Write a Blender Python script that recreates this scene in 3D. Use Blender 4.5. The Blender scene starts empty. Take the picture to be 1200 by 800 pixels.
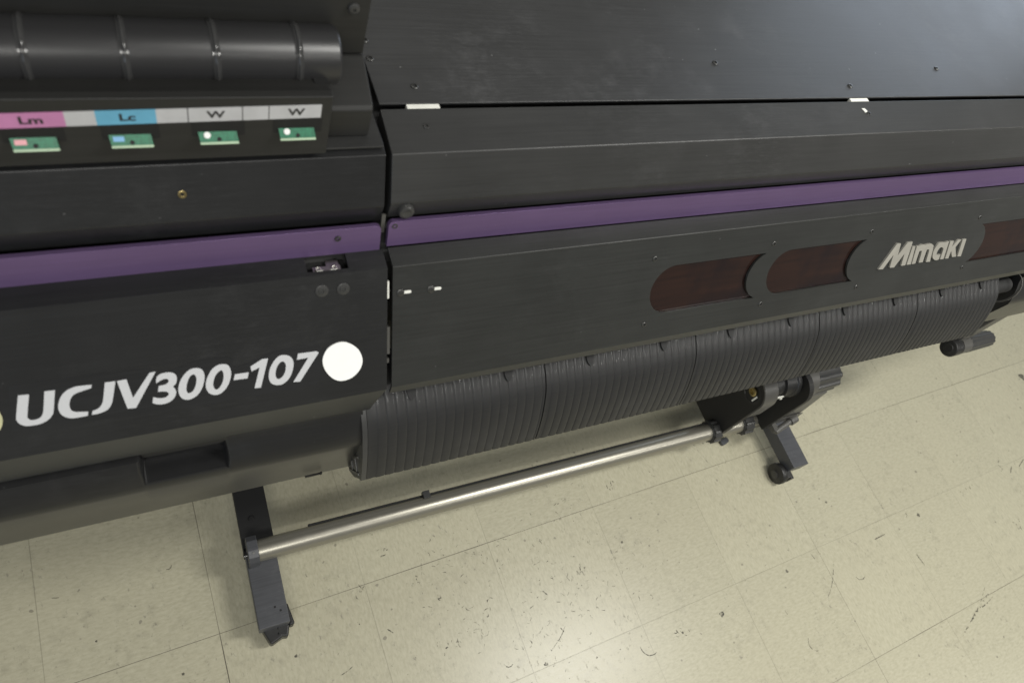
# Close-up of a wide-format printer on a worn vinyl-tile floor.  Units: metres, x along the printer, y to its back, z up.
import bpy, bmesh, math, random
from mathutils import Vector, Matrix
from mathutils.geometry import tessellate_polygon
random.seed(7)
SC = bpy.context.scene
COL = SC.collection
YAW = math.radians(2.026)        # floor tiles are laid about two degrees off the printer's axis
TILE = 0.3048
T0 = (-0.009, 0.238)
MODEL_GLYPHS={'U':[[(-0.1381,0.0879,1),(-0.1295,0.0887,1),(-0.1356,0.1113,0),(-0.1357,0.1153,0),(-0.1336,0.1176,0),(-0.1294,0.1176,0),(-0.126,0.1161,0),(-0.1241,0.1136,0),(-0.1221,0.1085,0),(-0.1171,0.0879,1),(-0.1086,0.0884,1),(-0.1143,0.1113,0),(-0.1164,0.1159,0),(-0.1202,0.1201,0),(-0.1264,0.1232,0),(-0.1328,0.1239,0),(-0.1396,0.123,0),(-0.1436,0.1194,0),(-0.145,0.115,0),(-0.1443,0.1101,0)]],
'C':[[(-0.0782,0.0888,1),(-0.0792,0.0923,1),(-0.0919,0.0953,0),(-0.0964,0.0983,0),(-0.0994,0.1037,0),(-0.1005,0.1085,0),(-0.1001,0.1137,0),(-0.0973,0.1164,0),(-0.0939,0.1174,0),(-0.0865,0.1188,1),(-0.0878,0.1234,1),(-0.0936,0.1236,0),(-0.1015,0.1232,0),(-0.1067,0.1201,0),(-0.1096,0.115,0),(-0.1099,0.1083,0),(-0.108,0.1017,0),(-0.1043,0.095,0),(-0.0988,0.0903,0),(-0.092,0.0881,0),(-0.0849,0.0881,0)]],
'J':[[(-0.067,0.0884,1),(-0.0579,0.0888,1),(-0.0638,0.1098,0),(-0.0667,0.1164,0),(-0.0704,0.1205,0),(-0.0749,0.1223,0),(-0.0796,0.1233,0),(-0.0843,0.1229,1),(-0.0828,0.1189,1),(-0.0793,0.1179,0),(-0.076,0.1158,0),(-0.0726,0.1104,0),(-0.0703,0.1021,0)]],
'V':[[(-0.0567,0.0889,1),(-0.0483,0.0886,1),(-0.0461,0.1114,1),(-0.0274,0.0853,1),(-0.0217,0.0849,1),(-0.0453,0.124,1),(-0.0528,0.1232,1)]],
'3':[[(-0.0233,0.0988,1),(-0.0222,0.0927,0),(-0.0193,0.0892,0),(-0.0139,0.088,0),(-0.0078,0.0889,0),(-0.0044,0.0927,0),(-0.0041,0.0976,0),(-0.0057,0.1026,0),(-0.0088,0.1058,1),(-0.0069,0.1101,0),(-0.007,0.1148,0),(-0.0098,0.1202,0),(-0.0148,0.1239,0),(-0.0208,0.125,0),(-0.026,0.124,0),(-0.0299,0.1216,1),(-0.0282,0.1146,1),(-0.0241,0.1167,0),(-0.0189,0.1176,0),(-0.0151,0.116,0),(-0.0138,0.1133,0),(-0.0151,0.1109,0),(-0.0187,0.1096,0),(-0.0232,0.1091,1),(-0.0213,0.1022,1),(-0.0167,0.1022,0),(-0.0135,0.1009,0),(-0.0117,0.0981,0),(-0.0127,0.0956,0),(-0.0158,0.0952,0),(-0.0194,0.0965,0)]],
'0a':[[(0.0159,0.0883,0),(0.0202,0.0909,0),(0.0219,0.0977,0),(0.0205,0.1064,0),(0.0169,0.1153,0),(0.012,0.1215,0),(0.0056,0.1247,0),(0.0001,0.124,0),(-0.0038,0.1192,0),(-0.0045,0.1118,0),(-0.0027,0.1038,0),(0.0015,0.0959,0),(0.0072,0.09,0),(0.0114,0.0882,0)],[(0.0119,0.0951,0),(0.0136,0.0976,0),(0.0138,0.1026,0),(0.012,0.1094,0),(0.0091,0.1148,0),(0.0051,0.1172,0),(0.0031,0.1147,0),(0.0034,0.1093,0),(0.0056,0.102,0),(0.0086,0.0967,0)]],
'0b':[[(0.0403,0.0884,0),(0.0454,0.0906,0),(0.0476,0.0978,0),(0.0464,0.1069,0),(0.042,0.1171,0),(0.0353,0.1238,0),(0.0291,0.1247,0),(0.0236,0.1209,0),(0.0216,0.1127,0),(0.0237,0.103,0),(0.0293,0.0932,0),(0.035,0.089,0)],[(0.0389,0.0957,0),(0.0401,0.1005,0),(0.0388,0.1087,0),(0.0355,0.1152,0),(0.0318,0.1184,0),(0.0294,0.1161,0),(0.029,0.1101,0),(0.0316,0.1021,0),(0.0355,0.097,0)]],
'-':[[(0.0511,0.1031,1),(0.065,0.1035,1),(0.063,0.1107,1),(0.049,0.1102,1)]],
'1':[[(0.0857,0.09,1),(0.0756,0.1253,1),(0.069,0.1249,1),(0.0763,0.0996,1),(0.0677,0.103,1),(0.0673,0.0966,1),(0.0798,0.0897,1)]],
'0c':[[(0.1021,0.0889,0),(0.1083,0.0918,0),(0.1114,0.0993,0),(0.1101,0.1095,0),(0.1059,0.1193,0),(0.099,0.1254,0),(0.0918,0.1256,0),(0.0862,0.1214,0),(0.0847,0.1131,0),(0.0867,0.1031,0),(0.092,0.0938,0),(0.0972,0.0893,0)],[(0.1009,0.0969,0),(0.1032,0.1011,0),(0.1024,0.1089,0),(0.0994,0.1153,0),(0.0949,0.1184,0),(0.0922,0.1156,0),(0.092,0.1094,0),(0.0942,0.102,0),(0.0977,0.0975,0)]],
'7':[[(0.117,0.0899,1),(0.1365,0.0905,1),(0.139,0.0927,1),(0.1172,0.1264,1),(0.1098,0.1255,1),(0.1274,0.0971,1),(0.1151,0.0974,1)]],
'circle':[[(0.1656,0.0836,0),(0.1753,0.0885,0),(0.1836,0.098,0),(0.1873,0.1113,0),(0.184,0.1235,0),(0.1744,0.1327,0),(0.1627,0.1345,0),(0.1529,0.1291,0),(0.145,0.1166,0),(0.1426,0.1027,0),(0.1475,0.0904,0),(0.1559,0.0846,0)]],
'film':[[(-0.1429,0.0763,1),(-0.0672,0.0777,1),(-0.0259,0.0801,1),(-0.0212,0.0902,0),(-0.0018,0.0849,0),(0.018,0.0795,0),(0.0471,0.082,0),(0.0518,0.0946,0),(0.07,0.0907,0),(0.0843,0.0849,0),(0.1182,0.0804,0),(0.1399,0.0833,1),(0.146,0.0932,1),(0.1358,0.1342,1),(0.0697,0.1346,0),(-0.0147,0.134,0),(-0.0837,0.1302,0),(-0.1513,0.1266,1)]]}
LOGO_GLYPHS={'M':[[(1.0421,0.1007,1),(1.0641,0.0578,1),(1.074,0.0583,1),(1.0776,0.0797,1),(1.0904,0.0583,1),(1.1028,0.0582,1),(1.108,0.101,1),(1.0976,0.1007,1),(1.0936,0.0781,1),(1.0805,0.1016,1),(1.07,0.1009,1),(1.0682,0.0934,1),(1.0662,0.077,1),(1.0534,0.1015,1)]],
'i':[[(1.1073,0.0671,1),(1.1146,0.0671,1),(1.1218,0.1008,1),(1.1114,0.1004,1)]],
'm':[[(1.1246,0.1008,1),(1.1185,0.0676,1),(1.1276,0.0675,1),(1.132,0.0659,0),(1.1385,0.0677,1),(1.1462,0.0668,0),(1.1543,0.0667,0),(1.161,0.0698,0),(1.1643,0.074,0),(1.1719,0.1017,1),(1.1613,0.1011,1),(1.1568,0.0801,0),(1.1541,0.0773,0),(1.1509,0.077,0),(1.1498,0.0803,0),(1.1522,0.1002,1),(1.1419,0.1002,1),(1.1379,0.0805,0),(1.1355,0.0776,0),(1.1321,0.0776,0),(1.1309,0.0802,0),(1.1334,0.1005,1)]],
'a':[[(1.2014,0.0671,1),(1.2075,0.1007,1),(1.1983,0.1003,1),(1.1949,0.0817,0),(1.1911,0.0778,0),(1.1855,0.0767,0),(1.1817,0.0798,0),(1.1808,0.0851,0),(1.1822,0.0892,0),(1.1873,0.0911,0),(1.193,0.0901,1),(1.1943,0.1002,1),(1.1868,0.1007,0),(1.1783,0.0972,0),(1.1729,0.0916,0),(1.17,0.0834,0),(1.171,0.0747,0),(1.175,0.0688,0),(1.1823,0.0671,0),(1.1922,0.0683,1)]],
'k':[[(1.2052,0.0675,1),(1.2146,0.0677,1),(1.2165,0.0785,1),(1.2257,0.0671,1),(1.2347,0.0674,1),(1.2272,0.0806,1),(1.2412,0.1,1),(1.2299,0.0995,1),(1.2196,0.0868,1),(1.2206,0.101,1),(1.2117,0.1005,1)]],
'I':[[(1.2385,0.0678,1),(1.2487,0.0676,1),(1.2549,0.1007,1),(1.2449,0.1001,1)]]}
SCUFFS=[(-0.085,0.184,0.0099,26,'b'),(0.126,0.15,0.0097,12,'b'),(0.32,0.143,0.015,-45,'d'),(0.422,0.154,0.0262,41,'s'),(0.419,0.064,0.045,15,'s'),(0.551,-0.007,0.016,-1,'h'),(0.419,0.235,0.0139,-16,'s'),(0.203,0.085,0.0295,21,'t'),(1.143,-0.078,0.0233,-9,'b'),(0.696,0.115,0.0161,-56,'d'),(0.7,0.286,0.0208,3,'s'),(0.948,0.164,0.0097,-16,'b'),(0.804,0.133,0.0369,27,'s'),(0.988,-0.082,0.0441,-6,'s'),(0.889,-0.077,0.0357,-26,'h'),(0.646,-0.038,0.0146,-1,'b'),(0.668,-0.015,0.0676,38,'t'),(1.739,-0.047,0.0487,7,'d'),(1.86,-0.125,0.0357,-80,'d'),(1.863,-0.362,0.1992,20,'c'),(1.938,-0.331,0.1158,19,'c'),(1.497,-0.02,0.0307,-71,'t'),(1.393,-0.04,0.0139,-16,'b'),(1.467,-0.146,0.1312,35,'t'),(1.607,-0.119,0.029,5,'h'),(2.425,0.044,0.0533,-117,'s'),(2.434,-0.01,0.0306,37,'d'),(2.489,-0.002,0.0494,22,'d'),(2.203,-0.003,0.0252,6,'s'),(1.949,-0.028,0.0169,-15,'b'),(1.894,-0.013,0.02,-15,'s'),(2.346,-0.127,0.0516,-124,'s'),(2.793,0.285,0.0396,-4,'b'),(2.7,0.282,0.0418,-96,'t'),(2.157,-0.006,0.0278,-44,'s'),(1.362,-0.207,0.0331,-63,'h'),(1.5,-0.088,0.0108,-70,'t'),(1.014,-0.084,0.0096,-18,'b'),(1.216,-0.021,0.0114,-45,'s'),(1.331,-0.127,0.0163,-76,'t'),(2.474,0.151,0.0275,-94,'t'),(1.637,0.094,0.0124,-15,'b'),(0.772,-0.064,0.0065,-18,'b'),(0.709,0.024,0.0115,-66,'d'),(0.954,0.021,0.0111,43,'s'),(0.539,0.353,0.0174,14,'t'),(0.363,0.297,0.0193,55,'s'),(0.345,0.298,0.0135,4,'d'),(-0.294,0.397,0.0144,-11,'t'),(-0.088,0.394,0.0097,53,'h'),(-0.225,0.292,0.0045,-18,'b'),(0.159,0.374,0.0091,-16,'s'),(2.292,0.3,0.0196,-93,'s'),(1.099,0.302,0.0193,36,'s'),(0.965,0.299,0.0364,37,'s'),(0.558,0.111,0.019,60,'s'),(0.276,0.225,0.0251,45,'s')]

# ------------------------------------------------------------------ materials
def new_mat(name):
    m = bpy.data.materials.new(name); m.use_nodes = True
    nt = m.node_tree; nt.nodes.clear()
    out = nt.nodes.new('ShaderNodeOutputMaterial'); b = nt.nodes.new('ShaderNodeBsdfPrincipled')
    nt.links.new(b.outputs[0], out.inputs[0])
    return m, nt, b

def N(nt, kind, **kw):
    n = nt.nodes.new(kind)
    for k, v in kw.items():
        if k in n.inputs.keys() if isinstance(k, str) else False: n.inputs[k].default_value = v
        else: setattr(n, k, v)
    return n

def noise(nt, vec, scale, detail=3, rough=.55):
    n = nt.nodes.new('ShaderNodeTexNoise'); n.inputs['Scale'].default_value = scale
    n.inputs['Detail'].default_value = detail; n.inputs['Roughness'].default_value = rough
    if vec is not None: nt.links.new(vec, n.inputs['Vector'])
    return n.outputs['Fac']

def ramp(nt, fac, stops):
    r = nt.nodes.new('ShaderNodeValToRGB'); e = r.color_ramp.elements
    while len(e) < len(stops): e.new(.5)
    for i, (p, c) in enumerate(stops):
        e[i].position = p; e[i].color = (c, c, c, 1) if not isinstance(c, tuple) else (*c, 1)
    nt.links.new(fac, r.inputs['Fac']); return r.outputs['Color']

def math_(nt, op, a, b=None, c=None):
    n = nt.nodes.new('ShaderNodeMath'); n.operation = op
    for i, v in enumerate((a, b, c)):
        if v is None: continue
        if isinstance(v, (int, float)): n.inputs[i].default_value = v
        else: nt.links.new(v, n.inputs[i])
    return n.outputs[0]

def mixc(nt, fac, a, b, mode='MIX'):
    n = nt.nodes.new('ShaderNodeMix'); n.data_type = 'RGBA'; n.blend_type = mode
    ins = [n.inputs[0], n.inputs[6], n.inputs[7]]
    for i, v in zip(ins, (fac, a, b)):
        if isinstance(v, (int, float)): i.default_value = v
        elif isinstance(v, tuple): i.default_value = (*v, 1)
        else: nt.links.new(v, i)
    return n.outputs[2]

def coords(nt, scale=(1, 1, 1), rot=(0, 0, 0)):
    tc = nt.nodes.new('ShaderNodeTexCoord'); mp = nt.nodes.new('ShaderNodeMapping')
    mp.inputs['Scale'].default_value = scale; mp.inputs['Rotation'].default_value = rot
    nt.links.new(tc.outputs['Object'], mp.inputs['Vector']); return mp.outputs[0]

def bump(nt, b, h, dist, strength=.5):
    n = nt.nodes.new('ShaderNodeBump'); n.inputs['Distance'].default_value = dist; n.inputs['Strength'].default_value = strength
    nt.links.new(h, n.inputs['Height']); nt.links.new(n.outputs[0], b.inputs['Normal'])

def paint(name, base, rough, metal=0., var=.22, grain=.00012, wear=0., spec=.5, gscale=1400):
    """satin paint: faint mottling, fine grain, optional dusty scratches"""
    m, nt, b = new_mat(name)
    brush = noise(nt, coords(nt, (9, 420, 420)), 1., 4)
    blot = noise(nt, coords(nt, (1, 1, 1)), 9., 4)
    f = math_(nt, 'ADD', math_(nt, 'MULTIPLY', brush, .6), math_(nt, 'MULTIPLY', blot, .4))
    lo = tuple(c*(1-var) for c in base); hi = tuple(c*(1+var) for c in base)
    col = ramp(nt, f, [(.3, lo), (.7, hi)])
    rg = math_(nt, 'ADD', math_(nt, 'MULTIPLY', blot, .12), rough-.06)
    if wear:
        area = ramp(nt, noise(nt, coords(nt), 5.5, 3), [(.45, 0.), (.68, 1.)])
        s1 = ramp(nt, noise(nt, coords(nt, (60, 420, 420), (0, 0, .9)), 1., 5, .7), [(.53, 0.), (.63, 1.)])
        s2 = ramp(nt, noise(nt, coords(nt, (45, 500, 500), (0, 0, -.7)), 1., 4, .7), [(.58, 0.), (.66, 1.)])
        smear = ramp(nt, noise(nt, coords(nt, (1, 1, 1)), 26., 6, .7), [(.5, 0.), (.75, 1.)])
        sp = ramp(nt, noise(nt, coords(nt), 150., 1), [(.815, 0.), (.83, .6)])
        k = math_(nt, 'ADD', math_(nt, 'MULTIPLY', s1, .45), math_(nt, 'MULTIPLY', s2, .35))
        k = math_(nt, 'MULTIPLY', math_(nt, 'ADD', math_(nt, 'MULTIPLY', k, .8), math_(nt, 'MULTIPLY', smear, .6)), area)
        k = math_(nt, 'MULTIPLY', k, wear)
        col = mixc(nt, k, col, (.16, .16, .165))
        col = mixc(nt, math_(nt, 'MULTIPLY', sp, min(1, wear*2.)), col, (.45, .45, .45))
        rg = math_(nt, 'ADD', rg, math_(nt, 'MULTIPLY', k, .2))
    nt.links.new(col, b.inputs['Base Color']); nt.links.new(rg, b.inputs['Roughness'])
    b.inputs['Metallic'].default_value = metal; b.inputs['Specular IOR Level'].default_value = spec
    if grain: bump(nt, b, noise(nt, coords(nt), gscale, 2), grain, .6)
    return m

def plain(name, base, rough=.5, metal=0., var=.06, scale=60.):
    m, nt, b = new_mat(name)
    f = noise(nt, coords(nt), scale, 3)
    nt.links.new(ramp(nt, f, [(.3, tuple(c*(1-var) for c in base)), (.7, tuple(min(1, c*(1+var)) for c in base))]), b.inputs['Base Color'])
    nt.links.new(math_(nt, 'ADD', math_(nt, 'MULTIPLY', f, .1), rough-.05), b.inputs['Roughness'])
    b.inputs['Metallic'].default_value = metal
    return m

def floor_mat():
    m, nt, b = new_mat('vinyl_tile')
    tc = nt.nodes.new('ShaderNodeNewGeometry')
    sub = nt.nodes.new('ShaderNodeVectorMath'); sub.operation = 'SUBTRACT'; sub.inputs[1].default_value = (T0[0], T0[1], 0)
    nt.links.new(tc.outputs['Position'], sub.inputs[0])
    vr = nt.nodes.new('ShaderNodeVectorRotate'); vr.rotation_type = 'Z_AXIS'; vr.inputs['Angle'].default_value = -YAW
    nt.links.new(sub.outputs[0], vr.inputs['Vector'])
    P = vr.outputs[0]
    div = nt.nodes.new('ShaderNodeVectorMath'); div.operation = 'SCALE'; div.inputs['Scale'].default_value = 1/TILE
    nt.links.new(P, div.inputs[0])
    fl = nt.nodes.new('ShaderNodeVectorMath'); fl.operation = 'FLOOR'; nt.links.new(div.outputs[0], fl.inputs[0])
    fr = nt.nodes.new('ShaderNodeVectorMath'); fr.operation = 'FRACTION'; nt.links.new(div.outputs[0], fr.inputs[0])
    wn = nt.nodes.new('ShaderNodeTexWhiteNoise'); wn.noise_dimensions = '2D'; nt.links.new(fl.outputs[0], wn.inputs['Vector'])
    sx = nt.nodes.new('ShaderNodeSeparateXYZ'); nt.links.new(fr.outputs[0], sx.inputs[0])
    # joints: distance to the nearest tile edge in each axis
    def edge(o):
        return math_(nt, 'SUBTRACT', .5, math_(nt, 'ABSOLUTE', math_(nt, 'SUBTRACT', o, .5)))
    ex, ey = edge(sx.outputs[0]), edge(sx.outputs[1])
    wob = math_(nt, 'MULTIPLY', noise(nt, P, 3.2, 2), 1.)
    wx = ramp(nt, wob, [(.36, .0011), (.62, .0030)])
    jx = math_(nt, 'LESS_THAN', ex, wx); jy = math_(nt, 'LESS_THAN', ey, wx)
    joint = math_(nt, 'MAXIMUM', jx, jy)
    jstr = ramp(nt, noise(nt, P, 2.3, 2), [(.40, .12), (.60, .75)])
    # marbling that runs along x in one tile and along y in the next
    def streak(sc):
        mp = nt.nodes.new('ShaderNodeMapping'); mp.inputs['Scale'].default_value = sc
        nt.links.new(P, mp.inputs['Vector']); return noise(nt, mp.outputs[0], 1., 5, .65)
    st = mixc(nt, math_(nt, 'GREATER_THAN', wn.outputs['Value'], .5), streak((70, 190, 1)), streak((190, 70, 1.7)))
    fine = noise(nt, P, 420., 2); big = noise(nt, P, 3.2, 3)
    base = ramp(nt, st, [(.28, (.375, .354, .256)), (.50, (.442, .419, .308)), (.74, (.500, .476, .357))])
    tint = math_(nt, 'ADD', .965, math_(nt, 'MULTIPLY', wn.outputs['Value'], .055))
    hs = nt.nodes.new('ShaderNodeVectorMath'); hs.operation = 'SCALE'; nt.links.new(base, hs.inputs[0]); nt.links.new(tint, hs.inputs['Scale'])
    col = mixc(nt, ramp(nt, big, [(.42, 0.), (.75, .35)]), hs.outputs[0], (.44, .41, .30))
    speck = ramp(nt, noise(nt, P, 260., 3, .7), [(.60, 0.), (.74, .42)])
    col = mixc(nt, speck, col, (.30, .28, .20))
    # dirt: small scuffs gathered in worn patches
    patch = ramp(nt, noise(nt, P, 6.5, 4), [(.46, 0.), (.62, 1.)])
    smudge = ramp(nt, noise(nt, P, 38., 5, .7), [(.50, 0.), (.72, 1.)])
    col = mixc(nt, math_(nt, 'MULTIPLY', smudge, math_(nt, 'ADD', .10, math_(nt, 'MULTIPLY', patch, .30))), col, (.22, .205, .155))
    mp = nt.nodes.new('ShaderNodeMapping'); mp.inputs['Scale'].default_value = (90, 55, 1); mp.inputs['Rotation'].default_value = (0, 0, .9)
    nt.links.new(P, mp.inputs['Vector'])
    sc1 = ramp(nt, noise(nt, mp.outputs[0], 1., 4, .7), [(.60, 0.), (.69, 1.)])
    sc2 = ramp(nt, noise(nt, P, 75., 4, .75), [(.62, 0.), (.72, 1.)])
    dirt = math_(nt, 'MULTIPLY', math_(nt, 'MAXIMUM', math_(nt, 'MULTIPLY', sc1, .7), math_(nt, 'MULTIPLY', sc2, .75)), math_(nt, 'ADD', .25, math_(nt, 'MULTIPLY', patch, .75)))
    col = mixc(nt, dirt, col, (.17, .16, .13))
    dots = ramp(nt, noise(nt, P, 62., 0), [(.83, 0.), (.85, .5)])
    col = mixc(nt, dots, col, (.10, .09, .08))
    # some joints have opened and filled with dirt, most are hardly visible
    su = nt.nodes.new('ShaderNodeSeparateXYZ'); nt.links.new(div.outputs[0], su.inputs[0])
    def near(o, k): return math_(nt, 'COMPARE', math_(nt, 'ROUND', o), float(k), .3)
    sxx = math_(nt, 'MULTIPLY_ADD', near(su.outputs[0], 0), .75, math_(nt, 'MULTIPLY_ADD', near(su.outputs[0], 5), .45, .34))
    syy = math_(nt, 'MULTIPLY_ADD', near(su.outputs[1], 0), .60, math_(nt, 'MULTIPLY_ADD', near(su.outputs[1], -2), .40, .34))
    js = math_(nt, 'MAXIMUM', math_(nt, 'MULTIPLY', jx, sxx), math_(nt, 'MULTIPLY', jy, syy))
    js = math_(nt, 'MULTIPLY', js, math_(nt, 'ADD', .55, math_(nt, 'MULTIPLY', jstr, .6)))
    col = mixc(nt, js, col, (.10, .09, .07))
    nt.links.new(col, b.inputs['Base Color'])
    rg = math_(nt, 'ADD', .24, math_(nt, 'MULTIPLY', st, .14))
    rg = math_(nt, 'ADD', rg, math_(nt, 'MULTIPLY', dirt, .25))
    nt.links.new(rg, b.inputs['Roughness'])
    b.inputs['Specular IOR Level'].default_value = .38
    h = math_(nt, 'SUBTRACT', math_(nt, 'MULTIPLY', noise(nt, P, 30., 3), .5), joint)
    bump(nt, b, h, .0006, .5)
    return m

def window_mat():
    m, nt, b = new_mat('smoked_acrylic')
    s = noise(nt, coords(nt, (8, 120, 120)), 1., 4, .6)  # streaks painted into the colour stand in for blurred reflections
    c = noise(nt, coords(nt), 11., 3)
    col = ramp(nt, s, [(.25, (.014, .0075, .006)), (.75, (.027, .0125, .009))])
    col = mixc(nt, ramp(nt, c, [(.44, 0.), (.60, .8)]), col, (.009, .006, .007))
    nt.links.new(col, b.inputs['Base Color']); b.inputs['Roughness'].default_value = .09
    return m

def mesh_mat():
    """black plate with a faint punched-grid pattern"""
    m, nt, b = new_mat('black_mesh')
    tc = nt.nodes.new('ShaderNodeTexCoord'); sx = nt.nodes.new('ShaderNodeSeparateXYZ'); nt.links.new(tc.outputs['Object'], sx.inputs[0])
    def w(o): return math_(nt, 'SINE', math_(nt, 'MULTIPLY', o, 1250.))
    f = math_(nt, 'MAXIMUM', w(sx.outputs[1]), w(sx.outputs[2]))
    nt.links.new(ramp(nt, f, [(.6, (.006, .006, .006)), (1., (.022, .021, .019))]), b.inputs['Base Color'])
    b.inputs['Roughness'].default_value = .6
    return m

BLK = (.030, .030, .0295)
M = dict(
    lid=paint('black_lid_paint', (.036, .0365, .037), .40, wear=.45, spec=.5),
    hood=paint('black_hood_paint', (.027, .0273, .0268), .43, wear=.22, spec=.5),
    panel=paint('black_panel_paint', (.0255, .0265, .0252), .34, wear=.08, spec=.45),
    side=paint('black_paint_shaded', (.0135, .0139, .0146), .36, wear=.10, spec=.5),  # the panels' black with the left side's weaker light put into its colour
    tray=paint('black_tray_plastic', (.0125, .0127, .0132), .34, wear=.14, spec=.5),
    plastic=paint('black_plastic', (.016, .016, .016), .42, spec=.5),
    ink=paint('ink_rack_plastic', (.019, .019, .018), .5, spec=.4),
    bottle=paint('smoked_cover_plastic', (.022, .022, .023), .33, spec=.55, var=.1),
    ring=plain('clear_ridge_plastic', (.045, .045, .045), .14),
    purple=paint('purple_metallic', (.155, .100, .215), .34, metal=.5, var=.10, spec=.5),
    rib=paint('ribbed_grey_plastic', (.024, .024, .0242), .45, wear=.14, spec=.28, var=.18, grain=0),
    foot=paint('grey_foot_paint', (.058, .060, .066), .44, wear=.55, spec=.5),
    matte=plain('black_matte', (.007, .007, .007), .7),
    steel=plain('brushed_steel', (.34, .325, .275), .34, .75, var=.0),
    screw=plain('dark_screw', (.10, .10, .097), .34, .8),
    zinc=plain('zinc', (.55, .54, .50), .3, 1.),
    brass=plain('brass', (.40, .32, .15), .3, 1.),
    white=plain('white_plastic', (.78, .78, .72), .5),
    paper=plain('white_paper_sticker', (.93, .93, .91), .55, var=.01),
    letter=plain('silver_lettering', (.56, .565, .58), .45, 0., var=.03, scale=900.),
    film=paint('clear_film', (.0175, .018, .019), .30, grain=0),
    logo=plain('silver_logo', (.41, .395, .35), .36, .4, var=.05),
    window=window_mat(), mesh=mesh_mat(), floor=floor_mat(),
    scuff=plain('black_scuff_rubber', (.045, .042, .036), .6, var=.3, scale=220.),
    grey=plain('grey_band_plastic', (.075, .073, .067), .4),
    dgrey=plain('dark_grey_metal', (.040, .040, .039), .35),
    pcb=plain('green_circuit_board', (.018, .155, .08), .4, var=.3, scale=400.), pcbe=plain('circuit_board_edge', (.42, .55, .38), .5),
    pink=plain('pink_label', (.52, .21, .40), .5), cyan=plain('cyan_label', (.13, .39, .56), .5), lwhite=plain('white_label', (.50, .50, .51), .5),
    text=plain('black_print', (.02, .02, .02), .5), chipw=plain('chip_white', (.9, .9, .88), .4), chipp=plain('chip_pink', (.75, .35, .38), .4), olive=plain('yellowed_paper', (.52, .50, .30), .5), chipb=plain('chip_blue', (.18, .42, .68), .4),
)

_m = M['scuff'].node_tree
_m.links.new(ramp(_m, noise(_m, coords(_m), 160., 3), [(.34, .12), (.62, .85)]), _m.nodes['Principled BSDF'].inputs['Alpha'])
_c = M['rib'].node_tree.nodes['Principled BSDF']; _c.inputs['Coat Weight'].default_value = .035; _c.inputs['Coat Roughness'].default_value = .06

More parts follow.
